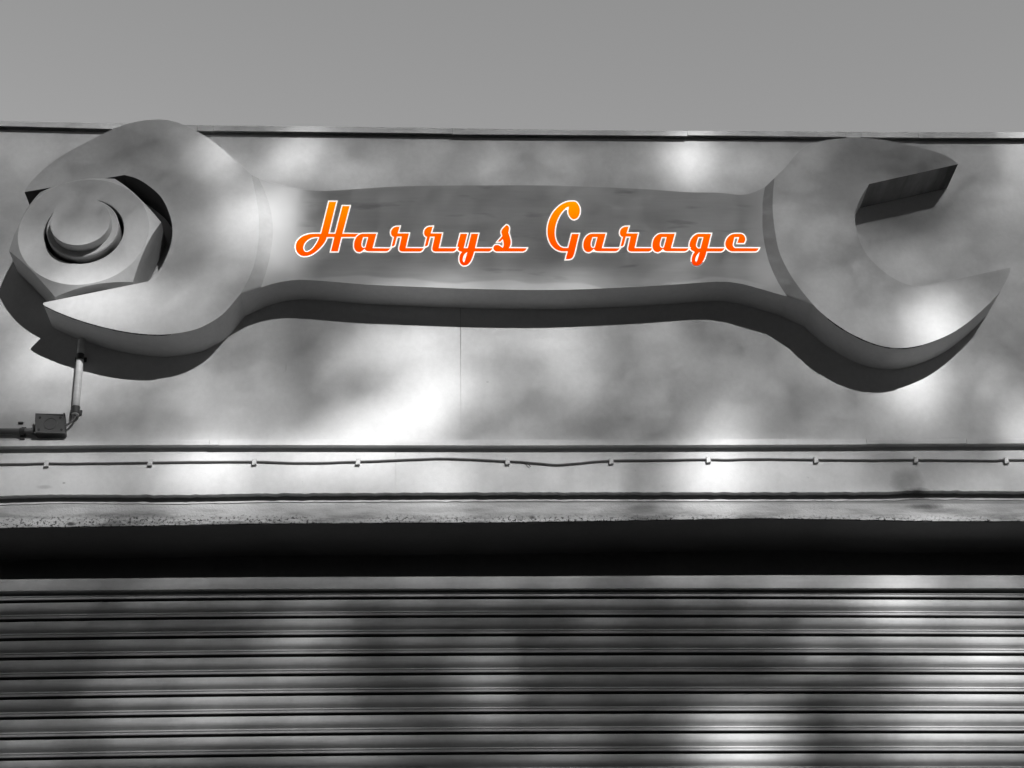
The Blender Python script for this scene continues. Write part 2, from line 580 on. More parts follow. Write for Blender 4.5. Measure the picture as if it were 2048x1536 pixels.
def bow_z(x):
    x = max(bx[0] - 0.6, min(bx[-1] + 0.6, x))
    s = 0
    for i in range(4):
        t = bow[i][1]
        for j in range(4):
            if j != i:
                t *= (x - bx[j]) / (bx[i] - bx[j])
        s += t
    return s


p_ = PITCH_Z
prof = [(0.016, 0.0012), (0.016, -0.0019), (0.0010, -0.0023), (-0.0036, -0.0040), (-0.0058, -0.0068), (-0.0070, -0.0110), (-0.0076, -0.0160), (-0.0072, -0.0210), (-0.0056, -0.0258),
        (-0.0022, -0.0302), (0.0034, -0.0342), (0.0092, -0.0372), (0.0140, -0.0392), (0.0140, -0.0425), (-0.0040, -0.0434), (-0.0060, -0.0446),
        (-0.0060, -0.0478), (-0.0018, -0.0486), (-0.0020, -0.0508), (-0.0064, -0.0516), (-0.0064, -0.0556), (-0.0050, -0.0578), (0.016, -0.0594), (0.016, -p_ + 0.0012)]
sxs = [wl + (wr - wl) * i / 40 for i in range(41)]
bm = bmesh.new()
rows_v = [[bm.verts.new((x, YS + dy, bow_z(x) + dz)) for dy, dz in prof] for x in sxs]
for a, b in zip(rows_v, rows_v[1:]):
    for k in range(len(prof) - 1):
        bm.faces.new((a[k], a[k + 1], b[k + 1], b[k]))
slat0 = obj('slat', bm, [M_SLAT, M_SLOT], sh)
for k, pf in enumerate(slat0.data.polygons):
    if k % (len(prof) - 1) in (0, 1, len(prof) - 2, len(prof) - 3):
        pf.material_index = 1
slat0.location.z = zref + p_
n_sl = int(zref / p_)
vis = 11
for k in range(1, vis):
    s = slat0.copy()
    col.objects.link(s)
    s.location.z = zref + p_ - k * p_ + random.uniform(-1, 1) * 0.0005
    s.location.y = random.uniform(-1, 1) * 0.0006
# the rest of the curtain below the picture
bm = bmesh.new()
for k in range(vis, n_sl + 1):
    z0 = zref + p_ - k * p_
    a = [bm.verts.new((wl, YS + dy, z0 + dz)) for dy, dz in prof]
    b = [bm.verts.new((wr, YS + dy, z0 + dz)) for dy, dz in prof]
    for q in range(len(prof) - 1):
        bm.faces.new((a[q], a[q + 1], b[q + 1], b[q]))
tag(obj('lower_curtain', bm, M_SLAT, sh), kind='stuff')
bar_t = interp([(0, 1159), (520, 1154.5), (1020, 1153), (1520, 1150.6), (2048, 1150.8)])
bar_b = interp([(0, 1182), (520, 1177.5), (1020, 1177), (1520, 1176), (2048, 1176)])
bm = strip(X0, X1, bar_t, bar_b, 0.180, 0.192, step=30, jt=0.4, seed=61)
bmesh.ops.bevel(bm, geom=[e for e in bm.edges if abs(e.verts[0].co.y - 0.18) < 1e-5 and abs(e.verts[1].co.y - 0.18) < 1e-5 and len(e.link_faces) == 2
                          and abs(e.link_faces[0].normal.dot(e.link_faces[1].normal)) < 0.3], offset=0.002, segments=2, affect='EDGES')
obj('top_bar', bm, M_BAR, sh)

# ------------------------------------------------------------------ the spanner sign
WH, WB = -0.1425, -0.1225                               # front of heads / of handle
sign = thing('spanner_sign', 'giant grey open-ended spanner sign mounted flat on the wall with orange script', 'sign', at(1024, 470, 0))


def hd(L):
    return [(x, y, WH) for x, y in L]


def hb(L):
    return [(x, y, WB) for x, y in L]


# left head
L_out = catmull([(49, 384), (54, 374), (73.8, 351), (109, 321), (153, 295), (191, 275), (227, 257.5), (260, 246.5), (290, 240.5), (314.5, 239), (336, 240.5), (358, 246),
                 (377, 254.5), (396.5, 264), (424, 281), (451, 303), (481, 330), (503, 350)], 4)
L_arc = catmull([(503, 350), (511, 388), (517.5, 433), (517, 480), (509, 526), (498, 556), (481, 587)], 5)       # front edge of the raised head
L_low = catmull([(481, 587), (451, 623), (421, 645), (383, 661), (328, 669), (273.5, 666.5), (219, 657), (164, 642), (123, 627), (98.5, 616), (87, 609.5), (87.5, 605)], 4)
L_jaw = [(87.5, 605), (295.3, 563)]
L_in = catmull([(295.3, 563), (312, 548), (325.4, 529), (340.4, 493.5), (345, 460.6), (339, 428), (322.7, 395), (298, 372), (273.5, 357), (249, 350)], 5)
L_arc2 = catmull([(517, 357), (531, 388), (542, 425), (545.5, 466), (540.5, 510), (531, 548), (522, 575)], 5)     # foot of the chamfer on the handle
H_top = catmull([(517, 357), (538, 364.5), (560.6, 370.5), (594.8, 378.4), (639, 381.8), (673, 380.8), (741.8, 376), (810, 372.4), (912.6, 371), (1015, 370.6), (1100, 371), (1136.7, 372.2),
                 (1273, 377.4), (1369, 384), (1427, 385.2), (1454.5, 387.2), (1476.7, 389.7), (1495.5, 388.2), (1513, 382.5), (1530, 374)], 4)
R_arc2 = catmull([(1530, 374), (1525.5, 400), (1525, 424), (1525.7, 465.7), (1535.5, 515.6), (1552, 557), (1574, 593)], 5)
H_bot = catmull([(1574, 593), (1546, 585), (1512.6, 575.4), (1478.5, 566.8), (1434, 563.4), (1341.8, 569.6), (1239, 575.4), (1136.7, 579.3), (1049, 579.8), (946.8, 577.8), (844, 574),
                 (741.8, 569.6), (673, 564), (622, 560.3), (591, 560), (553.8, 565.5), (522, 575)], 4)
R_arc = catmull([(1549, 356), (1546, 385), (1545.5, 420), (1549, 455), (1558, 502), (1577, 543), (1602, 580), (1627, 610)], 5)
R_top = catmull([(1549, 356), (1571.5, 334), (1591, 310.4), (1613, 292.8), (1641, 282.7), (1674, 277.7), (1715.7, 275.6), (1757, 278.5), (1799, 285.5), (1840.5, 295), (1876.5, 305.5), (1901.5, 316.5), (1916, 328.4)], 4)
R_jaw = [(1916, 328.4), (1738, 368)]
R_in = catmull([(1738, 368), (1724, 391), (1714, 413), (1710, 437), (1714, 466), (1727, 499), (1746, 524), (1774, 548), (1806, 566), (1838, 574.5)], 5)
R_jaw2 = [(1838, 574.5), (1874, 567), (2021, 535)]
R_low = catmull([(2021, 535), (2018, 549), (2007, 571), (1993, 592), (1951.5, 632), (1910, 662.6), (1868, 682), (1832, 692.5), (1799, 696), (1763, 691.7), (1724, 678), (1680, 654), (1642, 625), (1627, 610)], 4)

bm = bmesh.new()
cache = {}


def V(p):
    k = (round(p[0], 2), round(p[1], 2), p[2])
    if k not in cache:
        cache[k] = bm.verts.new(at(*p))
    return cache[k]


def front(loop, mi=0):
    vs = []
    for p in loop:
        v = V(p)
        if v not in vs:
            vs.append(v)
    f = bm.faces.new(vs)
    f.normal_update()
    f.material_index = mi
    bmesh.ops.triangulate(bm, faces=[f])


def walls(path, dark=0):
    for p, q in zip(path, path[1:]):
        a, b = V(p), V(q)
        if a is b:
            continue
        k = ('b', round(p[0], 2), round(p[1], 2))
        for v, pp in ((a, p), (b, q)):
            kk = ('b', round(pp[0], 2), round(pp[1], 2), pp[2])
            if kk not in cache:
                cache[kk] = bm.verts.new((v.co.x, -0.0008, v.co.z))
        f = bm.faces.new((a, b, cache[('b', round(q[0], 2), round(q[1], 2), q[2])], cache[('b', round(p[0], 2), round(p[1], 2), p[2])]))
        f.material_index = dark


front(hd(L_out) + hd(L_arc)[1:] + hd(L_low)[1:] + hd(L_jaw)[1:] + hd(L_in)[1:])
front(hb(H_top) + hb(R_arc2)[1:] + hb(H_bot)[1:] + hb(L_arc2[::-1])[1:-1], 4)
front(hd(R_top) + hd(R_jaw)[1:] + hd(R_in)[1:] + hd(R_jaw2)[1:] + hd(R_low)[1:] + hd(R_arc[::-1])[1:-1])
for A, B in ((L_arc, L_arc2), (R_arc, R_arc2)):
    n = min(len(A), len(B))

    def res(P, n=24):
        out = []
        for i in range(n + 1):
            t = i / n * (len(P) - 1)
            k = min(int(t), len(P) - 2)
            f = t - k
            out.append((P[k][0] * (1 - f) + P[k + 1][0] * f, P[k][1] * (1 - f) + P[k + 1][1] * f))
        out[0], out[-1] = P[0], P[-1]
        return out
    a, b = res(A), res(B)
    for i in range(24):
        f = bm.faces.new((V((*a[i], WH)), V((*b[i], WB)), V((*b[i + 1], WB)), V((*a[i + 1], WH))))
        f.material_index = 3
        f.smooth = True
walls(hd(L_out) + [(517, 357, WB)])
walls(hb(H_top) + [(1549, 356, WH)])
walls(hd(R_top))
walls(hd(R_jaw), 1)
walls(hd(R_in))
walls(hd(R_jaw2))
walls(hd(R_low) + [(1574, 593, WB)])
walls(hb(H_bot) + [(481, 587, WH)])
walls(hd(L_low))
walls(hd(L_jaw))
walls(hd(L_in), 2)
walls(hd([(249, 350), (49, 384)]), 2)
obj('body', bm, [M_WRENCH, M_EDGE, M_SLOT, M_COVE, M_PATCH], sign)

# open seam and chipped paint where the face sheet meets the side band
def seam(path, x0, x1, seed):
    P = sorted((p for p in path if x0 < p[0] < x1))
    pts, rs = [], []
    for i, (x, y) in enumerate(P):
        p = at(x, y + 0.8, WH)
        pts.append((p.x, WH + 0.0012, p.z))
        rs.append(0.0004 + 0.0020 * max(0, 0.55 + 0.9 * pnoise((x * 0.045, seed, 0)) + 0.5 * pnoise((x * 0.16, seed, 3))))
    obj('edge_seam', tube(pts, rs, seg=6), M_VOIDS, sign)


seam(catmull(L_low, 3), 92, 345, 1)
seam(catmull(R_low, 3), 1655, 1845, 2)

# ---- lettering: each letter an orange face on a slightly larger white backing
z4 = lambda L, s=10.24, o=(1080, 390): [(x / s + o[0], y / s + o[1]) for x, y in L]
z1 = lambda L: z4(L, 10.24, (570, 390))
z2 = lambda L: z4(L, 10.24, (700, 430))
z3 = lambda L: z4(L, 11.378, (890, 430))
z6 = lambda L: z4(L, 11.378, (1360, 430))
sh_ = lambda L, d: [(x + d, y) for x, y in L]
H_o = z1([(905, 140), (1045, 140), (885, 795), (1035, 795), (1180, 228), (1320, 228), (1170, 795), (1560, 795), (1440, 855), (1150, 857), (1080, 1150), (945, 1150), (1015, 857), (855, 857),
          (830, 925), (795, 985), (755, 1035), (710, 1085), (660, 1130), (610, 1170), (560, 1203), (505, 1228), (450, 1245), (380, 1248), (340, 1240), (305, 1222), (275, 1197), (250, 1165), (232, 1125), (222, 1080),
          (222, 1040), (230, 1000), (246, 960), (270, 925), (298, 895), (330, 870), (372, 845), (420, 825), (470, 810), (520, 800), (570, 796), (620, 795), (742, 795)])
H_h = z1([(708, 857), (640, 857), (590, 862), (540, 875), (498, 895), (460, 920), (425, 952), (400, 985), (382, 1022), (372, 1060), (370, 1092), (378, 1122), (392, 1148), (410, 1165), (450, 1172), (500, 1155), (537, 1130), (570, 1100),
          (602, 1062), (630, 1020), (658, 975), (682, 930)])
a_o = z4([(1340, 795), (1060, 795), (1025, 803), (990, 820), (957, 847), (930, 880), (912, 914), (900, 950), (893, 985), (890, 1020), (890, 1050), (895, 1080), (905, 1108), (920, 1130), (938, 1148), (960, 1160), (1000, 1166), (1028, 1157), (1055, 1140),
          (1085, 1112), (1105, 1092), (1118, 1120), (1142, 1140), (1180, 1148), (1550, 1148), (1580, 1138), (1602, 1120), (1622, 1095), (1262, 1092)])
a_h = z4([(1072, 858), (1182, 858), (1124, 1078), (1085, 1086), (1060, 1078), (1043, 1058), (1035, 1025), (1036, 990), (1045, 945)])
r_o = z2([(1012, 240), (945, 243), (910, 255), (880, 275), (862, 297), (848, 322), (842, 350), (842, 375), (850, 402), (865, 426), (885, 440), (905, 442), (858, 637), (888, 634), (905, 622), (915, 603), (958, 437), (1062, 437),
          (1010, 680), (1012, 708), (1022, 726), (1040, 738), (1075, 745), (1430, 744), (1458, 734), (1480, 715), (1502, 682), (1135, 680), (1202, 380), (970, 380)])
y_o = z3([(355, 430), (502, 430), (422, 757), (520, 757), (603, 430), (752, 430), (678, 760), (1075, 760), (1055, 790), (1030, 813), (1000, 825), (660, 825), (648, 878), (630, 930), (612, 980), (590, 1030), (566, 1070), (540, 1100), (512, 1124), (480, 1140),
          (420, 1145), (390, 1132), (365, 1110), (347, 1082), (335, 1050), (330, 1015), (330, 980), (335, 945), (345, 910), (358, 882), (375, 860), (400, 838), (372, 832), (340, 822), (317, 808), (300, 788), (288, 762), (284, 735), (287, 690)])
y_h = z3([(514, 838), (488, 846), (465, 865), (440, 892), (420, 922), (408, 960), (400, 1000), (402, 1035), (412, 1065), (435, 1088), (447, 1060), (462, 1015)])
s_o = z3([(1400, 235), (1425, 244), (1443, 262), (1453, 285), (1456, 312), (1450, 352), (1437, 395), (1448, 432), (1462, 475), (1476, 520), (1487, 565), (1492, 610), (1490, 655), (1475, 710), (1447, 757), (1850, 760), (1838, 785), (1812, 808), (1770, 825), (1180, 825), (1152, 818), (1128, 803), (1112, 783),
          (1106, 760), (1108, 735), (1120, 708), (1145, 690), (1190, 685), (1222, 692), (1252, 708), (1282, 730), (1312, 752), (1330, 725), (1338, 690), (1340, 650), (1335, 605), (1312, 542), (1258, 600), (1208, 600), (1310, 480), (1295, 430), (1285, 388), (1290, 360), (1302, 335), (1325, 305), (1352, 278)])
G_o = z4([(690, 135), (718, 140), (742, 152), (764, 174), (782, 202), (798, 236), (810, 272), (814, 312), (812, 352), (804, 388), (790, 422), (772, 452), (750, 475), (700, 495), (674, 491), (650, 478), (628, 456), (610, 430), (595, 400), (585, 368), (582, 335), (585, 298), (597, 232),
          (558, 245), (520, 270), (484, 302), (450, 340), (418, 382), (390, 430), (364, 482), (340, 540), (322, 596), (310, 652), (302, 706), (298, 760), (299, 812), (305, 862), (315, 908), (330, 950), (352, 992), (380, 1030), (408, 1056), (440, 1074), (480, 1087), (580, 1088), (655, 800), (792, 800),
          (712, 1140), (702, 1182), (690, 1222), (680, 1248), (665, 1272), (650, 1289), (630, 1300), (590, 1310), (530, 1312), (574, 1148), (500, 1150), (440, 1148), (390, 1136), (340, 1115), (297, 1086), (260, 1050), (227, 1008), (200, 960), (180, 907), (165, 850), (157, 795), (155, 740), (158, 680), (165, 620), (180, 560), (200, 500),
          (228, 438), (260, 380), (298, 328), (340, 280), (384, 240), (430, 205), (478, 177), (530, 155), (575, 142), (620, 136)])
g_o = z6([(700, 430), (420, 430), (384, 438), (350, 455), (312, 484), (280, 520), (255, 560), (235, 602), (224, 642), (220, 682), (222, 712), (230, 742), (242, 768), (260, 790), (283, 808), (310, 822), (345, 838), (327, 858), (310, 882), (293, 915), (280, 950), (272, 985), (270, 1020), (272, 1052), (282, 1082), (297, 1108),
          (320, 1130), (370, 1142), (402, 1140), (432, 1128), (462, 1110), (490, 1085), (517, 1050), (540, 1010), (560, 967), (577, 920), (590, 872), (600, 825), (930, 825), (958, 815), (985, 793), (1010, 760), (622, 760)])
g_h1 = z6([(412, 498), (538, 497), (470, 762), (420, 766), (398, 757), (380, 740), (366, 716), (361, 688), (366, 650), (378, 605)])
g_h2 = z6([(455, 838), (425, 855), (400, 882), (378, 913), (360, 950), (349, 985), (343, 1022), (343, 1045), (352, 1068), (377, 1090), (390, 1050)])
e_o = z6([(1290, 430), (1380, 430), (1412, 440), (1440, 458), (1462, 482), (1476, 512), (1483, 542), (1482, 572), (1455, 632), (1310, 632), (1352, 498), (1235, 500), (1197, 655), (1197, 685), (1206, 715), (1222, 738), (1248, 756), (1787, 760), (1775, 785), (1752, 808), (1720, 822), (1185, 824), (1150, 816), (1120, 801), (1090, 778), (1065, 750), (1048, 720),
          (1038, 685), (1036, 650), (1042, 615), (1052, 582), (1066, 550), (1086, 518), (1112, 490), (1144, 464), (1180, 446), (1230, 433)])
letters = [('H', H_o, [H_h]), ('a', sh_(a_o, -458.6), [sh_(a_h, -458.6)]), ('r', r_o, []), ('r', sh_(r_o, 66.2), []), ('y', y_o, [y_h]), ('s', s_o, []),
           ('G', G_o, []), ('a', a_o, [a_h]), ('r', sh_(r_o, 457.9), []), ('a', sh_(a_o, 138.3), [sh_(a_h, 138.3)]), ('g', g_o, [g_h1, g_h2]), ('e', e_o, [])]


def area(P):
    return sum(a[0] * b[1] - b[0] * a[1] for a, b in zip(P, P[1:] + P[:1])) / 2


def offset(P, d):
    """grow a closed outline (px) by d, mitred; d < 0 shrinks it"""
    if area(P) < 0:
        P = P[::-1]
    n = len(P)
    out = []
    for i in range(n):
        a, b, c = P[i - 1], P[i], P[(i + 1) % n]
        u = Vector((b[0] - a[0], b[1] - a[1])).normalized()
        v = Vector((c[0] - b[0], c[1] - b[1])).normalized()
        nu, nv = Vector((u.y, -u.x)), Vector((v.y, -v.x))
        bis = nu + nv
        if bis.length < 0.2:
            out.append((b[0] + nu.x * d, b[1] + nu.y * d))
            continue
        bis.normalize()
        k = d / max(0.45, bis.dot(nu))
        out.append((b[0] + bis.x * k, b[1] + bis.y * k))
    return out


def fill(name, loops, y, thick, mat, parent):
    cu = bpy.data.curves.new('tmp', 'CURVE')
    cu.dimensions = '2D'
    cu.fill_mode = 'BOTH'
    cu.extrude = thick / 2
    for L in loops:
        s = cu.splines.new('POLY')
        s.points.add(len(L) - 1)
        for p, (x, yy) in zip(s.points, L):
            q = at(x, yy, y)
            p.co = (q.x, q.z, 0, 1)
        s.use_cyclic_u = True
    tmp = bpy.data.objects.new('tmp', cu)
    me = bpy.data.meshes.new_from_object(tmp)
    bpy.data.objects.remove(tmp)
    bpy.data.curves.remove(cu)
    for v in me.vertices:
        v.co = (v.co.x, y + thick / 2 - v.co.z, v.co.y)
    me.name = name
    me.materials.clear()
    me.materials.append(mat)
    o = bpy.data.objects.new(name, me)
    col.objects.link(o)
    o.parent = parent
    root = parent if parent.parent is None else parent.parent
    o.matrix_parent_inverse = Matrix.Translation(-ORIGIN[root.name]) if parent.parent is None else Matrix.Identity(4)
    return o


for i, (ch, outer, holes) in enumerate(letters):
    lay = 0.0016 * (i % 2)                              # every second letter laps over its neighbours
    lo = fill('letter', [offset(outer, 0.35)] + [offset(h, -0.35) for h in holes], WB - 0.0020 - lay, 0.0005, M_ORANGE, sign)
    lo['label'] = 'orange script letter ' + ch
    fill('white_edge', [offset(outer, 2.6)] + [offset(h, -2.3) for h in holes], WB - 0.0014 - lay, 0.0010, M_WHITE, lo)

# ------------------------------------------------------------------ nut and bolt held in the left jaw
NX, NZ, NR = -1.2285, 4.6765, 0.2550
nut = thing('hex_nut', 'big grey six-sided nut with bolt end gripped in the left spanner jaw', 'nut', (NX, 0, NZ))
AP = NR * math.cos(math.pi / 6)
N = 144
bm = bmesh.new()
rings = {k: [] for k in 'abcdefg'}
for k in range(N):
    t = 2 * math.pi * k / N + R(14)
    loc = (t - R(14)) % (math.pi / 3) - math.pi / 6
    rho = AP / math.cos(loc)
    rc = min(0.2175, rho)
    y_ch = -(0.166 - max(0, rho - rc) * 0.84)
    c, s = math.cos(t), math.sin(t)
    for key, r_, y_ in (('a', 0.130, -0.110), ('b', 0.1325, -0.163), ('c', 0.1338, -0.166), ('d', rc - 0.0008, -0.166), ('e', rc, -0.1654), ('f', rho, y_ch), ('g', rho, -0.012)):
        rings[key].append(bm.verts.new((NX + r_ * c, y_, NZ + r_ * s)))
for p, q in zip('abcdef', 'bcdefg'):
    for k in range(N):
        j = (k + 1) % N
        bm.faces.new((rings[p][k], rings[p][j], rings[q][j], rings[q][k]))
bm.faces.new(rings['a'])
bm.faces.new(list(reversed(rings['g'])))
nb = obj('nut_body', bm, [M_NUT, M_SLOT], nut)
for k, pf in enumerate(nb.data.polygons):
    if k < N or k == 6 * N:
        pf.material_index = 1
bm = lathe([(0.119, -0.109), (0.119, -0.184), (0.116, -0.187), (0.0985, -0.187)], NX, NZ, 96)
obj('bolt_collar', bm, M_NUT, nut)
bm = lathe([(0.0985, -0.1865), (0.0995, -0.221), (0.098, -0.2235), (0.0, -0.2245)], NX, NZ, 96)
obj('bolt_end', bm, M_NUT, nut)

# ------------------------------------------------------------------ small fittings on the wall
def pbox(px, y0, y1, bev=0.004):
    bm = prism([xz(x, y, y0) for x, y in px], y0, y1)
    bmesh.ops.bevel(bm, geom=[e for e in bm.edges if len(e.link_faces) == 2 and abs(e.link_faces[0].normal.dot(e.link_faces[1].normal)) < 0.6 and max(v.co.y for v in e.verts) < y0 + abs(y1 - y0) * 0.6 or
                              (abs(e.verts[0].co.y - e.verts[1].co.y) > abs(y1 - y0) * 0.5)], offset=bev, segments=3, affect='EDGES')
    return bm


jb_ = thing('junction_box', 'dark grey square junction box on the wall below the left jaw', 'electrical box', at(100, 850, 0))
BX = [(73, 829), (128, 829), (129.5, 866), (70.5, 866)]
obj('box_body', pbox(BX, -0.034, -0.0005), M_BOX, jb_)
obj('box_lid', pbox([(73.2, 829.3), (127.8, 829.3), (129.2, 865.2), (70.9, 865.2)], -0.047, -0.0355, 0.003), M_BOX, jb_)
cb = at(101, 847, -0.047)
bm = lathe([(0.0215, -0.0465), (0.0215, -0.0490), (0.0185, -0.0490), (0.0185, -0.0465)], cb.x, cb.z, 32)
obj('knockout_ring', bm, M_BOX, jb_)
for px in ((80, 835), (121, 835), (123, 859), (78, 859)):
    p = at(*px, -0.047)
    obj('lid_screw', lathe([(0.0042, -0.0465), (0.0042, -0.0485), (0.003, -0.0495), (0, -0.0495)], p.x, p.z, 12), M_CLAMP, jb_)

cd = thing('conduit_pipe', 'short pale upright conduit pipe running from sign down to junction box', 'pipe', at(150, 832, 0))
yc = -0.018
pa, pb2 = at(163.5, 680, yc), at(150.5, 828, yc)
obj('pipe', tube([pa.lerp(pb2, t / 6) for t in range(7)], 0.0118, seg=20), M_PIPE, cd, smooth=True)
for t, hh, nm in ((0.24, 0.022, 'pipe_clamp'), (0.955, 0.026, 'pipe_clamp')):
    c0 = pa.lerp(pb2, t)
    d = (pb2 - pa).normalized() * hh / 2
    bm = tube([c0 - d, c0 + d], 0.0138 if t > .5 else 0.0128, seg=20)
    box((c0.x - 0.019, -0.006, c0.z - hh / 3), (c0.x + 0.018, -0.0008, c0.z + hh / 3), bm)
    obj(nm, bm, M_CLAMP, cd)
bm = tube([pb2.lerp(pa, 0.0), pb2 + (pb2 - pa).normalized() * 0.004], 0.0122, seg=20)
obj('end_bush', bm, M_PIPE, cd)
cpts = catmull([tuple(at(150, 830, yc)), tuple(at(149, 836, yc)), tuple(at(143, 843, yc - 0.002)), tuple(at(135, 849, yc - 0.002)), tuple(at(124, 853, yc))], 6)
tag(obj('feed_cable', tube(cpts, 0.0036, seg=10), M_CABLE, None, True), 'thin grey lead curving from conduit pipe into junction box', 'cable')

cd2 = thing('supply_conduit', 'dark horizontal conduit leaving the junction box towards the left', 'pipe', at(30, 863, 0))
obj('pipe', tube([at(x, 862.5 + (x - 70) * 0.001, -0.013) for x in (-900, -500, -200, 0, 40, 78)], 0.0096, seg=16), M_BOX, cd2, True)
for x in (45, -240):
    c0 = at(x, 863, -0.013)
    bm = tube([c0 - Vector((0.008, 0, 0)), c0 + Vector((0.008, 0, 0))], 0.0122, seg=16)
    box((c0.x - 0.0075, -0.006, c0.z - 0.024), (c0.x + 0.0075, -0.0008, c0.z + 0.020), bm)
    obj('saddle_clip', bm, M_CLAMP, cd2)
p = at(42, 846.5, 0)
tag(obj('wall_fixing', box((p.x - 0.008, -0.006, p.z - 0.0024), (p.x + 0.008, -0.0006, p.z + 0.0024)), M_CLAMP), 'tiny dark fixing stub on wall above horizontal conduit', 'fixing')

# cable along the fascia and its clips
YC = -0.0085
cab = [(-900, 930), (-300, 929), (0, 928), (89, 926.5), (152, 926.5), (300, 924.7), (381, 923.5), (508, 923), (560, 924.5), (609, 925.5), (660, 924.8), (713, 923), (766.6, 921), (830, 918.4), (881, 916.6), (931.6, 918), (982, 920.4),
       (1013, 922), (1045, 923.5), (1076, 926.5), (1114, 929), (1152, 926.5), (1218, 921), (1305, 920), (1411, 918.4), (1457, 919), (1520, 917.5), (1623, 918.8), (1726, 919.8), (1829, 919.3), (1984, 920.8), (2048, 919.3), (2500, 921), (2950, 922)]
cb_ = obj('fascia_cable', tube([at(x, y + 0.5 * pnoise((x * .03, 2, 0)), YC) for x, y in catmull(cab, 5)], 0.0030, seg=8), M_CABLE, None, True)
tag(cb_, 'thin dark cable clipped along the white fascia board below the drip trim', 'cable')
tag(obj('cable_tail', tube([at(1053, 926, -0.009), at(1058, 930, -0.011), at(1061.5, 933, -0.010)], 0.0017, seg=6), M_CABLE), 'cut end of tie hanging from the sagging stretch of fascia cable', 'cable tie')
clips = [(94.5, 'clip on fascia cable straight below the junction box'), (302, 'clip on fascia cable below the bottom of the left jaw'),
         (509, 'clip on fascia cable right of the trim cover strip'), (717, 'clip on fascia cable where the cable starts to arch upwards'),
         (1015, 'clip on fascia cable at the right end of its upward arch'), (1222, 'clip on fascia cable at the right end of its sag'),
         (1416, 'clip on fascia cable below the end of the orange lettering'), (1631, 'clip on fascia cable below the right spanner neck'),
         (1831, 'clip on fascia cable below the right jaw, beside a dark stain'), (2011, 'clip on fascia cable nearest the right end of the fascia')]
cy = interp(cab)
c_first = None
for i, (x, lab) in enumerate(clips):
    p = at(x, cy(x), -0.004)
    if c_first is None:
        root = thing('cable_clip', lab, 'cable clip', p, 'clips holding the fascia cable')
        bm = box((p.x - 0.0060, -0.0122, p.z - 0.0140), (p.x + 0.0060, -0.0044, p.z + 0.0052))
        bmesh.ops.bevel(bm, geom=[e for e in bm.edges], offset=0.0018, segments=2, affect='EDGES')
        h = obj('hook', bm, M_CLIP, root)
        nl = obj('nail', lathe([(0.0020, -0.0118), (0.0020, -0.0130), (0, -0.0130)], p.x, p.z - 0.0098, 10), M_PIPE, root)
        c_first = root
    else:
        root = c_first.copy()
        col.objects.link(root)
        root['label'] = lab
        root.location = p
        root.rotation_euler.y = random.uniform(-0.12, 0.12)
        for ch in list(c_first.children):
            q = ch.copy()
            col.objects.link(q)
            q.parent = root
            q.matrix_parent_inverse = ch.matrix_parent_inverse.copy()

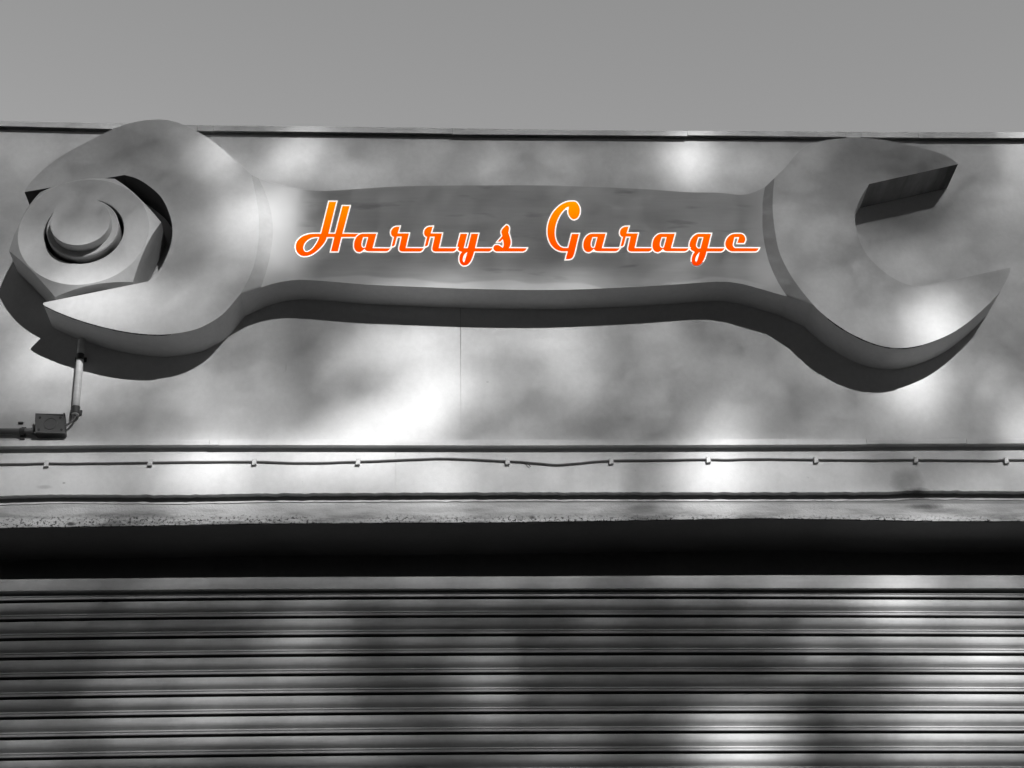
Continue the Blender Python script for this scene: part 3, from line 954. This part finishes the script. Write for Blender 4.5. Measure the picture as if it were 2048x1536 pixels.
# ------------------------------------------------------------------ street trees: one dapples the facade, the others added to cut sky light
# patches of sun seen in the photograph: column, row, half-widths, strength, depth of the surface they fall on
D0, DH, DB, DN, DS = 0.0, WH, WB, -0.181, 0.2
PATCHES = [
    (60, 310, 90, 50, .16, D0), (210, 270, 60, 25, .3, D0), (600, 305, 75, 45, .55, D0), (560, 350, 50, 25, .45, D0), (690, 366, 45, 16, .55, D0), (755, 335, 40, 35, .22, D0),
    (985, 330, 45, 45, .28, D0), (860, 310, 40, 40, .1, D0), (1110, 300, 60, 40, .14, D0), (1375, 318, 55, 55, .85, D0), (1500, 330, 60, 50, .12, D0), (2045, 300, 40, 40, .5, D0), (2030, 390, 40, 60, .25, D0),
    (440, 305, 55, 55, .75, DH), (490, 440, 62, 80, .72, DH), (410, 450, 60, 50, .2, DH), (400, 590, 70, 50, .25, DH), (220, 615, 120, 42, .6, DH), (130, 610, 60, 30, .4, DH), (330, 620, 60, 40, .3, DH), (470, 540, 50, 40, .28, DH),
    (552, 412, 42, 58, .95, DB), (562, 490, 38, 60, .7, DB), (880, 588, 75, 34, .9, DB), (1010, 590, 50, 26, .6, DB), (1150, 592, 90, 28, .8, DB), (1340, 560, 60, 25, .2, DB), (1520, 540, 40, 50, .2, DB),
    (190, 550, 110, 38, .62, DN), (285, 470, 40, 60, .45, DN), (160, 480, 60, 30, .35, -0.234), (60, 470, 40, 60, .12, DN),
    (1615, 460, 45, 45, .2, DH), (1660, 560, 50, 40, .16, DH), (1735, 640, 45, 40, .3, DH), (1868, 640, 70, 55, .95, DH), (2035, 520, 30, 60, .14, D0), (1800, 525, 50, 26, .35, D0), 
    (15, 620, 40, 60, .4, D0), (90, 715, 60, 45, .5, D0), (70, 780, 90, 50, .28, D0), (230, 790, 70, 35, .32, D0), (155, 780, 40, 50, .3, D0), (385, 790, 55, 55, .42, D0), (500, 740, 40, 40, .25, D0), (535, 800, 45, 55, .36, D0), (440, 850, 70, 35, .35, D0), (540, 690, 30, 30, .16, D0),
    (750, 690, 60, 42, .62, D0), (690, 740, 50, 40, .32, D0), (830, 735, 70, 45, .55, D0), (790, 842, 110, 48, 1.3, D0), (865, 790, 70, 60, 1.1, D0), (905, 720, 35, 60, .5, D0), (950, 755, 40, 45, .6, D0), (1005, 785, 35, 30, .45, D0), (1030, 695, 50, 40, .38, D0), (680, 865, 60, 25, .5, D0),
    (1140, 745, 72, 58, .52, D0), (1075, 870, 45, 22, .25, D0), (1318, 690, 35, 35, .35, D0), (1410, 745, 60, 40, .16, D0), (1455, 858, 60, 35, .62, D0), (1490, 780, 60, 60, .14, D0), (1290, 790, 60, 50, .14, D0), (1600, 700, 60, 50, .12, D0),
    (1835, 780, 50, 45, .85, D0), (1780, 825, 55, 30, .35, D0), (1860, 860, 60, 30, .28, D0), (1970, 770, 55, 40, .3, D0), (2048, 850, 40, 60, .75, D0), (1640, 850, 60, 40, .1, D0),
    (110, 940, 160, 60, .34, D0), (420, 935, 120, 60, .95, D0), (620, 925, 110, 60, .75, D0), (760, 925, 90, 60, .65, D0), (890, 950, 70, 50, .8, D0), (1010, 930, 50, 50, .35, D0), (1110, 955, 80, 45, .36, D0), (1210, 970, 40, 30, .4, D0),
    (1430, 945, 95, 60, 1.0, D0), (1590, 935, 80, 50, .42, D0), (1700, 950, 50, 40, .2, D0), (1960, 965, 80, 35, .35, D0), (2045, 920, 35, 40, .4, D0),
    (100, 1025, 140, 25, .32, D0), (500, 1020, 250, 22, .34, D0), (900, 1018, 150, 22, .45, D0), (1180, 1022, 100, 22, .32, D0), (1480, 1020, 150, 22, .42, D0), (1720, 1025, 90, 22, .35, D0), (1950, 1025, 120, 22, .28, D0),
    (1790, 1190, 90, 60, .8, DS), (1985, 1320, 170, 100, .8, DS), (1960, 1430, 180, 90, .7, DS), (1790, 1250, 100, 50, .55, DS), (1990, 1180, 80, 40, .4, DS), (1560, 1165, 60, 25, .35, DS), (1475, 1490, 100, 75, 1.3, DS), (1640, 1290, 60, 60, .35, DS), (1880, 1470, 140, 60, .6, DS), (1520, 1240, 60, 50, .12, DS),
    (1000, 1160, 60, 18, .5, DS), (350, 1165, 70, 14, .12, DS), (610, 1245, 75, 45, .3, DS), (580, 1310, 110, 60, .26, DS), (420, 1430, 120, 80, .42, DS), (250, 1440, 90, 60, .3, DS), (270, 1360, 90, 40, .24, DS), (600, 1420, 120, 60, .3, DS),
    (970, 1340, 80, 60, .28, DS), (980, 1410, 60, 40, .3, DS), (830, 1250, 60, 30, .14, DS), (700, 1490, 120, 60, .22, DS), (1120, 1490, 100, 60, .2, DS), (50, 1500, 90, 60, .2, DS), (1180, 1260, 40, 40, .1, DS),
]
BL = []
for px, py, rx, ry, amp, dep in PATCHES:
    p = at(px, py, dep)
    q = p + SUN * (-dep)
    ax = (at(px + rx, py, dep) - p).x
    az = abs((at(px, py + ry, dep) - p).z)
    BL.append((q.x, q.z, 1 / (ax * 0.80) ** 2, 1 / (az * 0.80) ** 2, amp))
for k in range(60):                                     # beyond the frame: gaps of the same kind, at random
    x, z = random.uniform(-3.4, 3.9), random.uniform(1.6, 7.2)
    if -1.9 < x < 2.4 and 2.5 < z < 5.75:
        continue
    BL.append((x, z, 1 / random.uniform(.06, .2) ** 2, 1 / random.uniform(.06, .14) ** 2, random.uniform(.3, 1)))
GRID = {}
for b in BL:
    rx, rz = 2.6 / math.sqrt(b[2]), 2.6 / math.sqrt(b[3])
    for i in range(int((b[0] - rx) // 0.25), int((b[0] + rx) // 0.25) + 1):
        for j in range(int((b[1] - rz) // 0.25), int((b[1] + rz) // 0.25) + 1):
            GRID.setdefault((i, j), []).append(b)
BASE_LIT = 0.16
SHADE = []                                              # leaves packed denser at these spots to deepen shade on the facade
for px, py, rx, ry, amp, dep in [(1795, 418, 110, 48, .97, 0.0), (1730, 300, 80, 40, .5, -0.1425), (600, 680, 60, 30, .45, 0.0), (430, 690, 50, 30, .5, 0.0), (1090, 695, 35, 30, .3, 0.0), (240, 290, 80, 50, .3, -0.1425)]:
    p = at(px, py, dep)
    q = p + SUN * (-dep)
    SHADE.append((q.x, q.z, 1 / (at(px + rx, py, dep) - p).x ** 2, 1 / (at(px, py + ry, dep) - p).z ** 2, amp))


def lit(x, z):
    dark = 1.0
    for bx_, bz_, ix, iz, amp in GRID.get((int(x // 0.25), int(z // 0.25)), ()):
        g = math.exp(-((x - bx_) ** 2 * ix + (z - bz_) ** 2 * iz))
        dark *= 1 - min(0.97, amp * g)
    base = 0.045 + (BASE_LIT - 0.045) * min(1, max(0, (z - 3.63) / 0.05))
    for bx_, bz_, ix, iz, amp in SHADE:
        base *= 1 - amp * math.exp(-((x - bx_) ** 2 * ix + (z - bz_) ** 2 * iz))
    return min(0.98, base + 1 - dark)


def leaf(vs, fs, p, s):
    a, b, c = random.uniform(0, 6.283), random.uniform(-1, 1), random.uniform(0, 6.283)
    r_ = math.sqrt(1 - b * b)
    n = Vector((r_ * math.cos(a), r_ * math.sin(a), b * 0.8)).normalized()
    u = n.orthogonal().normalized()
    v = n.cross(u)
    u, v = u * math.cos(c) + v * math.sin(c), v * math.cos(c) - u * math.sin(c)
    i = len(vs)
    vs.extend((p - u * s, p + v * s * .52 - u * .1 * s, p + u * s, p - v * s * .52 - u * .1 * s))
    fs.append((i, i + 1, i + 2, i + 3))


def limb(bm, a, b, r0, r1, bend=0.3):
    a, b = Vector(a), Vector(b)
    mid = (a + b) / 2 + Vector((random.uniform(-1, 1), random.uniform(-1, 1), random.uniform(0, 1))) * bend
    pts = catmull([tuple(a), tuple(mid), tuple(b)], 5)
    n = len(pts)
    tube(pts, [r0 + (r1 - r0) * i / (n - 1) for i in range(n)], bm, seg=8)


LS = 0.019                                              # half length of a leaf
LEAF_A = 2 * LS * LS * .52 * 0.5                        # mean area a leaf shows the sun
vs, fs = [], []
xa, xb, za_, zb_ = -2.0, 2.5, 2.4, 5.75
cosf = 1 / SUN.length
hc = 0.014
nx_, nz_ = int((xb - xa) / hc), int((zb_ - za_) / hc)
acc = 0.0
for i in range(nx_):
    for j in (range(nz_) if i % 2 else range(nz_ - 1, -1, -1)):
        x, z = xa + (i + random.random()) * hc, za_ + (j + random.random()) * hc
        acc += -math.log(lit(x, z)) * hc * hc * cosf / LEAF_A
        while acc > 0.5:
            acc -= 1
            leaf(vs, fs, Vector((x + random.uniform(-.01, .01), 0, z + random.uniform(-.01, .01))) - SUN * random.uniform(13.0, 17.0), LS)
core_leaves = len(fs)
tree_spots = [(6.4, -13.9, 12.6, 4.8, 3.6, 4.8), (-2.0, -15.0, 11.5, 5.0, 3.6, 6.4), (-10.2, -14.5, 11.0, 5.0, 3.6, 6.6), (15.0, -14.8, 11.0, 5.0, 3.6, 6.6),
              (-6.4, -9.0, 12.0, 5.2, 3.6, 6.2), (3.2, -9.0, 13.4, 5.4, 3.6, 5.6), (12.6, -9.0, 12.0, 5.2, 3.6, 6.2), (-15.6, -9.0, 11.0, 5.2, 3.6, 6.4), (22.0, -9.0, 11.0, 5.2, 3.6, 6.4)]
tree_labels = ['tall leafy street tree across the road that dapples the facade with shade', 'unseen tree added across the road to block sky light, opposite the left half of the facade',
               'unseen tree added across the road to block sky light, farthest left in its row', 'unseen tree added across the road to block sky light, farthest right in its row',
               'kerbside tree added on the near side to block sky light, next left of the one behind the camera', 'kerbside tree added on the near side to block sky light, standing behind the camera', 'kerbside tree added on the near side to block sky light, next right of the one behind the camera',
               'kerbside tree added on the near side to block sky light, leftmost of its row', 'kerbside tree added on the near side to block sky light, rightmost of its row']
for ti, (tx, ty, tz, ra, rb, rc) in enumerate(tree_spots):
    if ti:
        vs, fs = [], []
    for k in range(19000):
        a, b, r_ = random.uniform(0, 6.283), random.uniform(-1, 1), random.uniform(0.15, 1) ** 0.5
        q = math.sqrt(1 - b * b)
        p = Vector((tx + ra * r_ * q * math.cos(a), ty + rb * r_ * q * math.sin(a), tz + rc * r_ * b))
        t = -p.y
        x, z = p.x + SUN.x * t, p.z + SUN.z * t
        if xa - 0.12 < x < xb + 0.12 and za_ - 0.12 < z < zb_ + 0.12:
            continue
        if pnoise(p * 0.6) < -0.33:
            continue
        leaf(vs, fs, p, 0.175)
    me = bpy.data.meshes.new('crown')
    me.from_pydata([tuple(v) for v in vs], [], fs)
    me.materials.append(M_LEAF)
    tree = thing('street_tree', tree_labels[ti], 'tree', (tx, ty, -0.13), 'street trees facing the garage')
    co = bpy.data.objects.new('crown', me)
    col.objects.link(co)
    co.parent = tree
    co.matrix_parent_inverse = Matrix.Translation(-ORIGIN[tree.name])
    co['kind'] = 'stuff'
    bm = bmesh.new()
    limb(bm, (tx, ty, -0.14), (tx - 0.1, ty + 0.1, 6.0), 0.26, 0.18, 0.2)
    for k in range(7):
        a = k * 0.9 + ti
        tip = Vector((tx + ra * .6 * math.cos(a), ty + rb * .6 * math.sin(a), tz + random.uniform(-.4, .4) * rc))
        t = -tip.y
        base = Vector((tx - 0.1, ty + 0.1, 5.9))
        if any(xa - .5 < q.x - SUN.x * q.y < xb + .5 and za_ - 1.5 < q.z - SUN.z * q.y < zb_ + 0.5 for q in (base.lerp(tip, n / 8) for n in range(9))):
            continue
        limb(bm, (tx - 0.1, ty + 0.1, 5.9), tip, 0.11, 0.02, 0.4)
    obj('trunk', bm, M_BARK, tree, True)

# unseen terrace added behind the trees to block low sky light
opp = thing('sky_block_terrace', 'unseen dark brick terrace added behind the street trees to block sky light', 'building', (0, -24, 0))
obj('wall', box((-70, -32, -0.14), (70, -23, 15.5)), M_BRICK, opp)
obj('roof', box((-70.2, -32.2, 15.51), (70.2, -22.8, 15.8)), M_ROOF, opp)

import os
if os.environ.get('DBG'):
    print('leaves', core_leaves, 'pitch', PITCH_Z, 'zref', zref, [round(b[1], 4) for b in bow])
    for o in bpy.data.objects:
        if o.name.startswith('cable_clip'): print(o.name, o.location, [c.name for c in o.children])
